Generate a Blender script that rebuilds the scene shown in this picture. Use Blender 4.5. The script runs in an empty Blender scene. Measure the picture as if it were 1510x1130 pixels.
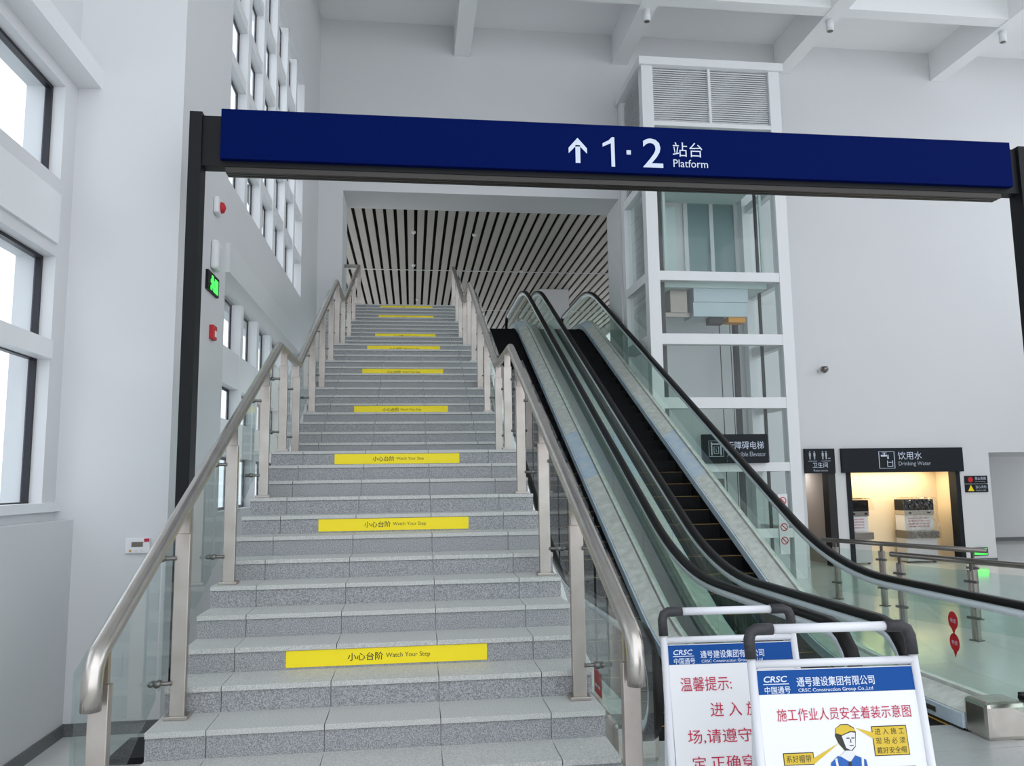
import bpy, bmesh, math, random
from mathutils import Vector, Matrix
random.seed(7)
SC = bpy.context.scene
COL = SC.collection
# ------------------------------------------------------------------ camera, world, exposure
cam_d = bpy.data.cameras.new('camera'); cam = bpy.data.objects.new('camera', cam_d); COL.objects.link(cam)
cam_d.sensor_width = 36.0; cam_d.lens = 27.8187; cam_d.clip_end = 300
_R = Vector((0.99222541, -0.1236999, -0.01367763)); _U = Vector((-0.001697, -0.12333873, 0.99236318)); _F = Vector((0.12444221, 0.98462475, 0.12258974))
cam.matrix_world = Matrix(((_R.x, _U.x, -_F.x, 1.43035), (_R.y, _U.y, -_F.y, -4.66357), (_R.z, _U.z, -_F.z, 2.22108), (0, 0, 0, 1)))
SC.camera = cam
W = bpy.data.worlds.new('overcast_sky'); SC.world = W; W.use_nodes = True
wn = W.node_tree.nodes; bg = wn['Background']; bg.inputs[0].default_value = (0.91, 0.955, 1.015, 1); bg.inputs[1].default_value = 1.5
SC.view_settings.view_transform = 'Standard'; SC.view_settings.look = 'None'; SC.view_settings.gamma = 1.0
SC.view_settings.use_curve_mapping = False; SC.view_settings.exposure = 0.34

# ------------------------------------------------------------------ materials
MATS = {}
def mat(name, col, rough=.5, metal=0.0, spec=.5, noise=None, emit=None):
    """noise = (scale, second colour, detail, sharp) mixes a second colour in by object-space noise"""
    m = bpy.data.materials.new(name); m.use_nodes = True; nt = m.node_tree; b = nt.nodes['Principled BSDF']
    b.inputs['Base Color'].default_value = (*col, 1); b.inputs['Roughness'].default_value = rough
    b.inputs['Metallic'].default_value = metal; b.inputs['Specular IOR Level'].default_value = spec
    if emit: b.inputs['Emission Color'].default_value = (*emit[0], 1); b.inputs['Emission Strength'].default_value = emit[1]
    if noise:
        tc = nt.nodes.new('ShaderNodeNewGeometry'); nz = nt.nodes.new('ShaderNodeTexNoise'); rp = nt.nodes.new('ShaderNodeValToRGB')
        nz.inputs['Scale'].default_value = noise[0]; nz.inputs['Detail'].default_value = noise[2]
        k = noise[3]; rp.color_ramp.elements[0].position = .5 - k; rp.color_ramp.elements[1].position = .5 + k
        rp.color_ramp.elements[0].color = (*col, 1); rp.color_ramp.elements[1].color = (*noise[1], 1)
        nt.links.new(tc.outputs['Position'], nz.inputs['Vector']); nt.links.new(nz.outputs['Fac'], rp.inputs['Fac'])
        nt.links.new(rp.outputs['Color'], b.inputs['Base Color'])
    MATS[name] = m; return m
def glassmat(name, tint, gloss=.9, ior=1.45):
    m = bpy.data.materials.new(name); m.use_nodes = True; nt = m.node_tree; n = nt.nodes; n.remove(n['Principled BSDF'])
    tr = n.new('ShaderNodeBsdfTransparent'); gl = n.new('ShaderNodeBsdfGlossy'); mx = n.new('ShaderNodeMixShader'); fr = n.new('ShaderNodeFresnel')
    tr.inputs[0].default_value = (*tint, 1); gl.inputs[0].default_value = (gloss, gloss, gloss, 1); gl.inputs['Roughness'].default_value = .02
    fr.inputs[0].default_value = ior
    ge = n.new('ShaderNodeNewGeometry'); ma = n.new('ShaderNodeMath'); mb = n.new('ShaderNodeMath'); ma.operation = 'SUBTRACT'; ma.inputs[0].default_value = 1.0; mb.operation = 'MULTIPLY'
    nt.links.new(ge.outputs['Backfacing'], ma.inputs[1]); nt.links.new(ma.outputs[0], mb.inputs[0]); nt.links.new(fr.outputs[0], mb.inputs[1]); nt.links.new(mb.outputs[0], mx.inputs[0]); nt.links.new(tr.outputs[0], mx.inputs[1]); nt.links.new(gl.outputs[0], mx.inputs[2])
    nt.links.new(mx.outputs[0], n['Material Output'].inputs[0]); MATS[name] = m; return m
M = MATS
mat('wall', (.70, .705, .715), .6, noise=(.5, (.675, .68, .695), 3, .3))
mat('ceil', (.90, .905, .91), .7)
mat('white', (.80, .81, .82), .45)
mat('offwhite', (.70, .71, .72), .5)
mat('floor', (.72, .73, .70), .12, noise=(1.3, (.66, .67, .645), 4, .3))
mat('base', (.10, .105, .11), .4, noise=(60, (.18, .18, .19), 4, .2))
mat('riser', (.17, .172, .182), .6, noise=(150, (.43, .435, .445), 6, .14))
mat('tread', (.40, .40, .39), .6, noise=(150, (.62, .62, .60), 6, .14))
mat('steel', (.50, .455, .415), .27, 1.0, noise=(7, (.60, .57, .53), 4, .25))
mat('steel_post', (.42, .365, .335), .38, 1.0, noise=(5, (.54, .50, .465), 4, .25))
mat('steel_dark', (.22, .20, .18), .32, 1.0)
mat('clamp', (.20, .19, .18), .35, .9)
mat('plate', (.56, .57, .57), .4, .3, noise=(30, (.48, .49, .49), 3, .3))
mat('rubber', (.007, .006, .006), .42, spec=.22)
mat('film_blue', (.52, .64, .80), .4, noise=(5, (.70, .76, .82), 5, .2))
mat('film_white', (.80, .81, .78), .45, noise=(9, (.60, .60, .55), 6, .2))
mat('rail_guide', (.86, .91, .97), .35)
mat('esc_step', (.009, .009, .010), .7, spec=.15)
mat('esc_clad', (.42, .43, .44), .4, .6)
mat('yellow_line', (.55, .30, .04), .5)
mat('sign_blue', (.0006, .0065, .075), .6, spec=.03)
mat('sign_black', (.010, .011, .013), .5, spec=.2)
mat('sign_brown', (.030, .024, .020), .45)
mat('letter', (.62, .68, .80), .6)
mat('letter_dim', (.42, .46, .52), .6)
mat('yellow', (.95, .76, .004), .5)
mat('ink', (.03, .03, .02), .6)
mat('hdr', (.012, .016, .021), .5, spec=.2)
mat('cream', (.78, .66, .47), .6)
mat('pane_teal', (.20, .30, .30), .12)
mat('taupe', (.50, .44, .39), .6)
mat('black', (.008, .008, .009), .5)
mat('slat', (.42, .395, .36), .5, noise=(.8, (.50, .46, .41), 3, .3))
mat('plenum', (.006, .006, .006), .9)
mat('louvre', (.80, .81, .83), .45)
mat('louvre_back', (.32, .32, .32), .8)
mat('frame_dark', (.020, .020, .028), .4, .3)
mat('red', (.55, .012, .02), .5)
mat('crimson', (.50, .015, .06), .6)
mat('board_white', (.80, .80, .82), .5)
mat('board_blue', (.002, .065, .28), .5, spec=.2)
mat('board_yellow', (.66, .46, .03), .5)
mat('board_navy', (.01, .10, .40), .5)
mat('pipe', (.72, .73, .77), .35)
mat('elbow', (.020, .020, .024), .55, noise=(80, (.035, .035, .04), 4, .2))
mat('green_on', (.02, .8, .05), .5, emit=((.05, 1, .08), 1.6))
mat('car_blue', (.50, .58, .62), .45)
mat('car_pale', (.58, .68, .66), .45)
mat('orange', (.70, .30, .02), .5)
mat('cable', (.03, .03, .033), .5)
mat('wrap', (.75, .75, .70), .25)
mat('skin_print', (.74, .74, .78), .6)
mat('ext_wall', (.62, .68, .75), .8)
mat('ext_roof', (.42, .46, .52), .8)
glassmat('glass_rail', (.89, .945, .935)); glassmat('glass_esc', (.86, .94, .90)); glassmat('glass_shaft', (.95, .975, .97)); glassmat('glass_win', (.96, .98, .99))
glassmat('glass_door', (.66, .80, .80)); glassmat('wrap_film', (.88, .88, .84), 1.0, 1.6)

# ------------------------------------------------------------------ helpers
WL = {}          # world location of unrotated objects
def V3(p): return Vector(p)
def link(name, me, parent=None, loc=(0, 0, 0), m=None):
    o = bpy.data.objects.new(name, me); COL.objects.link(o)
    if m is not None and me is not None and len(me.materials) == 0: me.materials.append(M[m])
    w = V3(loc); WL[o.name] = w
    if parent is not None:
        o.parent = parent; o.location = w - WL[parent.name]
    else: o.location = w
    return o
def thing(name, label, cat, loc=(0, 0, 0), rotz=0, group=None):
    o = bpy.data.objects.new(name, None); COL.objects.link(o); o.location = loc; o.rotation_euler = (0, 0, rotz)
    WL[o.name] = V3((0, 0, 0)) if rotz else V3(loc)
    return tag(o, label, cat, group)
def tag(o, label, cat, group=None):
    o['label'] = label; o['category'] = cat
    if group: o['group'] = group
    return o
def struct(o): o['kind'] = 'structure'; return o
CACHE = {}
def boxmesh(dx, dy, dz, m, bev=0):
    k = (round(dx, 4), round(dy, 4), round(dz, 4), m, bev)
    if k in CACHE: return CACHE[k]
    bm = bmesh.new(); bmesh.ops.create_cube(bm, size=1)
    for v in bm.verts: v.co = (v.co.x * dx, v.co.y * dy, v.co.z * dz)
    if bev: bmesh.ops.bevel(bm, geom=bm.edges[:], offset=bev, segments=2, affect='EDGES', profile=.5)
    me = bpy.data.meshes.new('box'); bm.to_mesh(me); bm.free(); me.materials.append(M[m]); CACHE[k] = me; return me
def box(name, m, x0, x1, y0, y1, z0, z1, parent=None, bev=0):
    return link(name, boxmesh(x1 - x0, y1 - y0, z1 - z0, m, bev), parent, ((x0 + x1) / 2, (y0 + y1) / 2, (z0 + z1) / 2))
def add_box(bm, x0, x1, y0, y1, z0, z1):
    r = bmesh.ops.create_cube(bm, size=1)
    for v in r['verts']: v.co = ((x0 + x1) / 2 + v.co.x * (x1 - x0), (y0 + y1) / 2 + v.co.y * (y1 - y0), (z0 + z1) / 2 + v.co.z * (z1 - z0))
def fin(bm, m, smooth=False):
    bmesh.ops.recalc_face_normals(bm, faces=bm.faces[:])
    me = bpy.data.meshes.new('mesh'); bm.to_mesh(me); bm.free(); me.materials.append(M[m])
    if smooth:
        for p in me.polygons: p.use_smooth = True
    return me
def boxes(name, m, lst, parent=None):
    bm = bmesh.new()
    for b in lst: add_box(bm, *b)
    return link(name, fin(bm, m), parent, WL[parent.name] if parent else (0, 0, 0))
def prism(name, m, pts, axis, a0, a1, parent=None):
    """pts = outline in the two other axes (axis X: (y,z); Y: (x,z); Z: (x,y))"""
    bm = bmesh.new()
    def co(p, a): return {'X': (a, p[0], p[1]), 'Y': (p[0], a, p[1]), 'Z': (p[0], p[1], a)}[axis]
    A = [bm.verts.new(co(p, a0)) for p in pts]; B = [bm.verts.new(co(p, a1)) for p in pts]
    bm.faces.new(A); bm.faces.new(B[::-1])
    for i in range(len(pts)):
        j = (i + 1) % len(pts); bm.faces.new((A[i], A[j], B[j], B[i]))
    o = link(name, fin(bm, m), parent, (0, 0, 0) if parent is None else WL[parent.name]); 
    if parent is not None: o.data.transform(Matrix.Translation(-WL[parent.name]))
    return o
def tube_bm(bm, path, r, n=12, caps=True):
    path = [V3(p) for p in path]; rings = []
    up = None
    for i, p in enumerate(path):
        a = path[max(i - 1, 0)]; b = path[min(i + 1, len(path) - 1)]; t = (b - a).normalized()
        if up is None:
            up = Vector((1, 0, 0)) if abs(t.x) < .8 else Vector((0, 0, 1))
        u = (up - t * up.dot(t)).normalized(); w = t.cross(u); up = u
        rr = r if not hasattr(r, '__len__') else r[i]
        rings.append([bm.verts.new(p + (u * math.cos(2 * math.pi * k / n) + w * math.sin(2 * math.pi * k / n)) * rr) for k in range(n)])
    for i in range(len(rings) - 1):
        for k in range(n):
            bm.faces.new((rings[i][k], rings[i][(k + 1) % n], rings[i + 1][(k + 1) % n], rings[i + 1][k]))
    if caps: bm.faces.new(rings[0][::-1]); bm.faces.new(rings[-1])
def tube(name, m, path, r, parent=None, n=12):
    bm = bmesh.new(); tube_bm(bm, path, r, n)
    me = fin(bm, m, True)
    o = link(name, me, parent, WL[parent.name] if parent else (0, 0, 0))
    if parent: me.transform(Matrix.Translation(-WL[parent.name]))
    return o
def ribbon(name, m, ys, x0, x1, za, zb, parent=None):
    """band along Y: quad section x0..x1, z from za(y) to zb(y)"""
    bm = bmesh.new(); rows = []
    for y in ys: rows.append([bm.verts.new(c) for c in ((x0, y, za(y)), (x1, y, za(y)), (x1, y, zb(y)), (x0, y, zb(y)))])
    for a, b in zip(rows, rows[1:]):
        for k in range(4): bm.faces.new((a[k], a[(k + 1) % 4], b[(k + 1) % 4], b[k]))
    bm.faces.new(rows[0]); bm.faces.new(rows[-1][::-1])
    me = fin(bm, m); o = link(name, me, parent, WL[parent.name] if parent else (0, 0, 0))
    if parent: me.transform(Matrix.Translation(-WL[parent.name]))
    return o
TXT = {}
def text_mesh(s, bold=0.0):
    k = (s, bold)
    if k not in TXT:
        c = bpy.data.curves.new('t', 'FONT'); c.body = s; c.size = 1; c.extrude = 0.0; c.offset = bold; c.resolution_u = 3
        o = bpy.data.objects.new('t', c); COL.objects.link(o); dg = bpy.context.evaluated_depsgraph_get(); dg.update()
        me = bpy.data.meshes.new_from_object(o.evaluated_get(dg)); bpy.data.objects.remove(o); bpy.data.curves.remove(c); TXT[k] = me
    return TXT[k].copy()
def text(name, m, s, a0, a1, z0, z1, parent, plane='Y', at=0.0, bold=0.0, shear=0.0, local=False):
    """lettering fitted into the rectangle a0..a1 x z0..z1 of the plane Y=at (facing -Y) or X=at (facing +X)"""
    me = text_mesh(s, bold); xs = [v.co.x for v in me.vertices]; ys = [v.co.y for v in me.vertices]
    bx, by = min(xs), min(ys); sx = (a1 - a0) / (max(xs) - bx); sy = (z1 - z0) / (max(ys) - by)
    for v in me.vertices:
        x = a0 + (v.co.x - bx) * sx; z = z0 + (v.co.y - by) * sy; x += shear * (z - z0)
        v.co = (x, at, z) if plane == 'Y' else (at, x, z)
    me.materials.clear(); me.materials.append(M[m])
    base = V3((0, 0, 0)) if local else WL[parent.name]
    me.transform(Matrix.Translation(-base)); me.update()
    o = bpy.data.objects.new(name, me); COL.objects.link(o); o.parent = parent; WL[o.name] = base
    return o
def poly(name, m, pts, parent, at, local=True):
    """flat printed shape on plane Y=at, outline in (x,z), a hair thick"""
    bm = bmesh.new(); A = [bm.verts.new((p[0], at, p[1])) for p in pts]; bm.faces.new(A)
    me = fin(bm, m); base = V3((0, 0, 0)) if local else WL[parent.name]; me.transform(Matrix.Translation(-base))
    o = bpy.data.objects.new(name, me); COL.objects.link(o); o.parent = parent; WL[o.name] = base; return o

# ------------------------------------------------------------------ dimensions
T, RS = .3313, .15                       # tread, riser
SW = 2.54                                # stair width
Y1, Y2a, Y2, Y3a, Y3 = 11 * T, 11 * T + 1.324, 24 * T + 1.324, 24 * T + 1.324 + 1.52, 36 * T + 1.324 + 1.52
ZL1, ZL2, ZT = 17 * RS, 31 * RS, 44 * RS  # landing 1, landing 2, top
YE = 14.25; XS = -.85; YC = 3.2; XW = -1.85; ZC = 13.74

# ------------------------------------------------------------------ the setting
struct(box('floor', 'floor', -8, 30, -16, 24, -.2, 0))
cl = struct(box('ceiling', 'ceil', -3, 22, -6.5, YE + .3, ZC, ZC + .3))
for x in (2.66, 6.76, 11.2, 15.68, 20.1): box('beam', 'ceil', x - .2, x + .2, -6.5, YE - .01, 12.93, ZC, cl)
for y in (11.5, 6.8, 2.1, -2.6): box('cross_beam', 'ceil', -.8, 22, y - .17, y + .17, 12.95, ZC, cl)
we = struct(boxes('wall_end', 'wall', [
    (-1.3, -.26, YE, YE + 1.25, 0, ZC), (-.26, 6.62, YE, YE + 1.25, 9.3, ZC), (6.62, 6.9, YE, YE + 1.25, 0, ZC),
    (6.9, 11.2, YE, YE + .2, 0, 6.6), (6.9, 8.3, YE, YE + .2, 6.6, 9.6), (9.75, 11.2, YE, YE + .2, 6.6, 9.6), (6.9, 11.2, YE, YE + .2, 9.6, ZC),
    (11.2, 11.96, YE, YE + .2, 2.31, ZC), (11.96, 12.28, YE, YE + .2, 0, ZC), (12.28, 15.36, YE, YE + .2, 2.31, ZC),
    (15.36, 16.25, YE, YE + .2, 0, ZC), (16.25, 20, YE, YE + .2, 2.78, ZC), (20, 26, YE, YE + .2, 0, ZC)]))
struct(box('baseboard_end', 'base', 15.47, 16.25, YE - .015, YE, 0, .1))
# corridor, restroom passage and water niche behind the end wall
struct(boxes('wall_corridor', 'wall', [(15.9, 24, 20, 20.2, 0, 3), (15.9, 24, YE + .2, 20.2, 2.8, 3), (15.9, 16.24, YE + .2, 20.2, 0, 2.8)]))
struct(box('baseboard_corridor', 'base', 16.25, 24, 19.98, 20, 0, .12))
struct(boxes('wall_restroom', 'taupe', [(11.1, 12.1, 17, 17.1, 0, 2.5), (11.1, 11.2, YE + .2, 17, 0, 2.5), (11.97, 12.07, YE + .2, 17, 0, 2.5), (11.1, 12.1, YE + .2, 17, 2.4, 2.5)]))
struct(boxes('wall_niche', 'cream', [(12.2, 15.5, 15.15, 15.25, 0, 2.5), (12.18, 12.28, YE + .2, 15.2, 0, 2.5), (15.36, 15.46, YE + .2, 15.2, 0, 2.5), (12.2, 15.5, YE + .2, 15.2, 2.4, 2.5)]))
struct(boxes('trim_niche', 'hdr', [(12.28, 12.40, YE - .03, YE + .25, 0, 2.31), (15.26, 15.38, YE - .03, YE + .25, 0, 2.31)]))
struct(boxes('trim_restroom', 'black', [(11.78, 11.98, YE - .03, YE + .25, 0, 2.31)]))
ld = bpy.data.lights.new('niche_lamp', 'AREA'); ld.energy = 34; ld.color = (1, .80, .52); ld.shape = 'RECTANGLE'; ld.size = 2.4; ld.size_y = .3
lo = bpy.data.objects.new('niche_lamp', ld); COL.objects.link(lo); lo.location = (13.8, 14.75, 2.38)
tag(lo, 'warm downlight strip in the drinking water niche ceiling', 'lamp')
rd = bpy.data.lights.new('restroom_lamp', 'AREA'); rd.energy = 7; rd.size = .5
ro = bpy.data.objects.new('restroom_lamp', rd); COL.objects.link(ro); ro.location = (11.55, 15.8, 2.38); tag(ro, 'ceiling lamp in the restroom passage behind the dark doorway', 'lamp')
# left: near wall with windows, projecting wall block, far window wall
def window(name, plane_x, y0, y1, z0, z1, parent, transoms=(), reveal=.28, jamb=.032, fd=.03):
    """pane and dark frame set back in an opening of a wall that faces +X"""
    xg = plane_x - reveal
    g = box(name, 'glass_win', xg - .01, xg + .005, y0, y1, z0, z1, parent)
    for a, b, c, d in ((y0, y0 + jamb, z0, z1), (y1 - jamb, y1, z0, z1), (y0, y1, z0, z0 + jamb), (y0, y1, z1 - jamb, z1)):
        box('frame', 'frame_dark', xg - fd, xg + fd, a, b, c, d, g)
    return g
nw = struct(boxes('wall_left_near', 'wall', [
    (XW - .35, XW, -7, YC, 0, 2.06), (XW - .35, XW, -7, YC, 6.0, ZC)] + [(XW - .35, XW, a, b, 4.34, 5.08) for a, b in ((.15, 2.93), (-2.8, -.35), (-5.6, -3.2))] +
    [(XW - .35, XW, a, b, 2.06, 6.0) for a, b in ((2.93, YC), (-.35, .15), (-3.2, -2.8), (-7, -5.6))]))
struct(boxes('trim_1', 'white', [(XW, XW + .03, .15, 2.9, 4.45, 4.92), (XW, XW + .22, -7, YC, 6.13, 6.33), (XW - .2, XW + .02, -5.6, 2.93, 3.38, 3.55), (XW - .1, XW + .05, -7, YC, 2.0, 2.08)]))
struct(boxes('wall_parapet', 'wall', [(XW, -1.68, -7, YC, 0, 1.92)]))
struct(boxes('baseboard_left', 'base', [(-1.68, -1.665, -7, YC, 0, .11), (-1.68, XS, YC - .015, YC, 0, .11)]))
wi = 1
for (a, b) in ((.15, 2.93), (-2.8, -.35), (-5.6, -3.2)):
    for (c, d) in ((2.06, 3.40), (3.53, 4.34), (5.08, 6.0)):
        g = window('window_%d' % wi, XW, a, b, c, d, None, reveal=.14); struct(g); wi += 1
struct(boxes('wall_left_block', 'wall', [(-2.2, XS, YC, 5.15, 0, ZC)]))
UY = [5.15, 6.25, 7.35, 8.45, 9.55, 10.65, 11.55]      # mullion centres of the far window wall
UZ = [6.0, 6.8, 7.7, 8.6, 9.55, 10.6]
fw_ = struct(boxes('wall_left_far', 'wall', [(XS - .45, XS, 5.15, 11.6, 5.18, 6.0), (XS - .45, XS, 5.15, 11.6, 10.6, ZC), (XS - .45, XS, 11.6, YE, 0, ZC), (XS - .45, XS, 5.15, 11.6, 0, 1.9), (XS - .45, XS - .31, 5.15, 11.6, 4.62, 5.18)]))
struct(box('trim_2', 'offwhite', XS - .3, XS + .05, 5.15, 11.4, 4.81, 5.18))
mu = thing('window_mullions', 'white deep window mullions and transoms above the staircase wall', 'window frame', (XS, 5.15, 1.9))
for y in UY[1:-1]: box('mullion', 'white', XS - .18, XS - .015, y - .09, y + .09, 6.0, 10.6, mu)
for z in UZ[1:-1]: box('transom', 'white', XS - .18, XS - .03, 5.15, 11.6, z - .08, z + .08, mu)
for y in UY[1:-1]: box('mullion', 'white', XS - .18, XS - .015, y - .08, y + .08, 1.9, 4.62, mu)
for z in (2.8, 3.7): box('transom', 'white', XS - .18, XS - .03, 5.15, 11.6, z - .23, z + .23, mu)
for i in range(6):
    for j in range(5):
        g = window('window_%d' % wi, XS, UY[i] + .09, UY[i + 1] - .09, UZ[j] + .08, UZ[j + 1] - .08, None, reveal=.15, jamb=.035, fd=.010); struct(g); wi += 1
    for (c, d) in ((1.9, 2.57), (3.03, 3.47), (3.93, 4.62)):
        g = window('window_%d' % wi, XS, UY[i] + .08, UY[i + 1] - .08, c, d, None, reveal=.15, jamb=.035, fd=.010); struct(g); wi += 1
struct(box('wall_light_block', 'wall', 22, 22.3, -6.5, YE, 0, 6.5))  # unseen wall added to cut side light on the end wall, open above
# upper level
struct(boxes('floor_upper', 'floor', [(-3, 2.75, Y3 + .32, 40, 6.3, 6.6), (2.75, 6.9, 21.6, 40, 6.3, 6.6), (6.9, 12.5, YE + .2, 40, 6.3, 6.6)]))
struct(box('wall_upper_pillar', 'offwhite', 6.15, 7.25, 24, 25, 6.6, 9.35))
sc_ = struct(box('ceiling_upper', 'plenum', -3, 12.5, YE + 1.25, 40, 9.75, 9.85))
for i in range(46):
    x = -2.3 + .275 * i
    for a, b in ((15.5, 21.66), (21.72, 27.9), (27.96, 36)):
        box('slat', 'slat', x, x + .185, a, b, 9.36, 9.42, sc_)
for y in (21.69, 27.93): box('joint_strip', 'offwhite', -2.3, 10.2, y - .02, y + .02, 9.35, 9.37, sc_)
for (x, y) in ((1.45, 17.5), (3.2, 17.6), (1.45, 21), (5.1, 21.5), (1.6, 26)):
    s = tube('ceiling_sprinkler', 'offwhite', [(x, y, 9.36), (x, y, 9.31), (x, y, 9.28)], [.06, .06, .03]); tag(s, 'small round sprinkler set in the upper slatted ceiling', 'sprinkler', 'sprinklers in the slatted ceiling')
for x, y in ((6.76, 11.83), (11.2, 11.78), (15.68, 11.80)):
    s = thing('spotlight', 'white cylindrical spotlight on the ceiling beam ' + ('directly above the elevator shaft front corner' if x < 7 else 'just past the louvred elevator top' if x < 12 else 'above the drinking water niche'), 'lamp', (x, y, 12.6), group='ceiling spotlights'); 
    tube('housing', 'white', [(x, y, 12.93), (x, y, 12.66)], .085, s); tube('reflector', 'steel_dark', [(x, y, 12.665), (x, y, 12.65)], .065, s)
# neighbouring building outside the left windows
nb = thing('neighbouring_building', 'pale building with a grey roof outside the left windows', 'building', (-9, 4, 0))
box('wall', 'ext_wall', -12, -9, -6, 14, 0, 4.6, nb)
prism('roof', 'ext_roof', [(-12.3, 4.6), (-8.6, 4.6), (-10.5, 6.4)], 'Y', -6.3, 14.3, nb)

# ------------------------------------------------------------------ staircase
st = thing('granite_staircase', 'speckled grey granite staircase rising between two glass railings', 'staircase', (SW / 2, 0, 0))
def nos(n):                                  # front edge (y, z) of tread n
    if n <= 17: return ((n - 6) * T, n * RS)
    if n <= 31: return (Y2a + (n - 18) * T, n * RS)
    return (Y3a + (n - 32) * T, n * RS)
prof = [(nos(1)[0] + .03, 0)]
for n in range(1, 45):
    y, z = nos(n); prof.append((y + .03, (n - 1) * RS)); prof.append((y + .03, z - .031))
prof += [(Y3 + .32, ZT - .031), (Y3 + .32, ZT - .5)]
low = [(Y3a, ZL2 - .45), (Y2, ZL2 - .45), (Y2a, ZL1 - .45), (Y1, ZL1 - .45), (Y1 - 4.2, 0)]
pp = []
for p in prof + low:
    if not pp or abs(pp[-1][0] - p[0]) + abs(pp[-1][1] - p[1]) > 1e-4: pp.append(p)
prism('stringer', 'white', pp, 'X', .012, SW - .012, st)
def cuts(n): return [0, .32, .95, 1.59, 2.22, SW] if n <= 31 else [0, .32, 2.22, SW]
for n in range(1, 45):
    y, z = nos(n); c = cuts(n); g = .0025
    depth = T + .02
    if n == 17: depth = Y2a - Y1 + .02
    if n == 31: depth = Y3a - Y2 + .02
    if n == 44: depth = .32
    for a, b in zip(c, c[1:]):
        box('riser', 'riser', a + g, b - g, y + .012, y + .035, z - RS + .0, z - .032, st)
        if depth > .5:
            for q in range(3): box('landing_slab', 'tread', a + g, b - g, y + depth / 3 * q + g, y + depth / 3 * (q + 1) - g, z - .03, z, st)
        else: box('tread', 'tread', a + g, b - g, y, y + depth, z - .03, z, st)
for i, n in enumerate((3, 8, 13, 17, 22, 27, 31, 36, 41, 44)):
    if n == 3: continue                      # out of the photograph
    y, z = nos(n)
    where = ['third riser from the floor', 'eighth riser from the floor', 'thirteenth riser from the floor', 'riser under the lower landing edge', 'fifth riser above the lower landing', 'tenth riser above the lower landing',
             'riser under the upper landing edge', 'fifth riser above the upper landing', 'tenth riser above the upper landing', 'topmost riser of the stairs'][i]
    s = box('warning_strip', 'yellow', .635, 1.915, y + .009, y + .012, z - .137, z - .034)
    tag(s, 'yellow watch-your-step strip on the ' + where, 'warning strip', 'yellow strips on the stair risers')
    text('lettering', 'ink', '小心台阶', 1.02, 1.245, z - .11, z - .06, s, at=y + .0082, bold=.008)
    text('lettering', 'ink', 'Watch Your Step', 1.262, 1.545, z - .105, z - .068, s, at=y + .0082)

# ------------------------------------------------------------------ stair railings
def railing(label, xp, xg, side):
    r = thing('stair_railing', label, 'railing', (xp, -.94, .6), group=None)
    s = RS / T
    def rz(y):
        if y < Y1 - .22: return ZL1 + 1.05 + (y - (Y1 - .22)) * .474
        if y < Y2a - .2: return ZL1 + 1.05
        if y < Y2 - .1: return ZL1 + 1.05 + (y - (Y2a - .2)) * (ZL2 - ZL1 + .03) / (Y2 - .1 - Y2a + .2)
        if y < Y3a - .05: return ZL2 + 1.08
        return ZL2 + 1.08 + (y - (Y3a - .05)) * s
    def tz(y):                               # tread height under a post
        for n in range(44, 0, -1):
            if y >= nos(n)[0] - .001: return n * RS
        return 0
    ye = Y3 + .02
    path = [(xp, -1.03, 1.29), (xp, -1.03, 1.40), (xp, -1.02, 1.46), (xp, -.985, 1.51), (xp, -.92, rz(-.92))]
    for y in (1, Y1 - .26, Y1 - .22, Y1 - .17, Y2a - .24, Y2a - .2, Y2a - .15, 7, Y2 - .14, Y2 - .1, Y2 - .05, Y3a - .09, Y3a - .05, Y3a, 13, ye): path.append((xp, y, rz(y)))
    if side < 0: path += [(xp - .1, ye + .05, rz(ye) + .01), (-.275, ye + .05, rz(ye) + .01)]
    tube('handrail', 'steel', path, .042, r, 16)
    posts = [-.93, .26, 1.46, 2.73, Y1 + .07, Y2a - .35, 6.04, 7.15, 8.36, Y2 + .07, Y3a - .25, 11.95, 13.2, Y3 + .08]
    gx = xg
    for i, y in enumerate(posts):
        zb = tz(y); zt = rz(y)
        p = box('post', 'steel_post', xp - .042, xp + .042, y - .025, y + .025, zb, zt - .16, r, .004)
        box('neck', 'steel_post', xp - .032, xp + .032, y - .016, y + .016, zt - .17, zt - .02, p)
        box('base_flange', 'steel_post', xp - .065, xp + .065, y - .055, y + .055, zb, zb + .022, p, .004)
        for zc in ((zb + .20, zt - .30) if i else ()):
            bm = bmesh.new(); tube_bm(bm, [(xp + side * .03, y - .03, zc), (gx + side * .02, y - .03, zc)], .012, 8); tube_bm(bm, [(gx - side * .015, y - .055, zc), (gx - side * .015, y - .005, zc)], .02, 8)
            tube_bm(bm, [(gx + side * .02, y - .055, zc), (gx + side * .02, y - .005, zc)], .016, 8)
            me = fin(bm, 'clamp', True); o = link('glass_clamp', me, p, WL[p.name]); me.transform(Matrix.Translation(-WL[p.name]))
    for a, b in zip(posts, posts[1:]):
        a += .03; b -= .03
        f = lambda y: rz(y) - .13
        mids = [y for y in (Y1 - .22, Y2a - .2, Y2 - .1, Y3a - .05) if a < y < b]
        top = [(y, f(y)) for y in [a] + mids + [b]]
        bot = [(y, rz(y) - 1.05 - .02) for y in [a] + mids + [b]]
        prism('glass_panel', 'glass_rail', bot + top[::-1], 'X', gx - .005, gx + .005, r)
    return r
railing('stainless stair railing with glass on the window wall side of the stairs', .10, -.020, -1)
railing('stainless stair railing with glass between stairs and escalators', SW - .10, SW + .020, 1)

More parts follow.
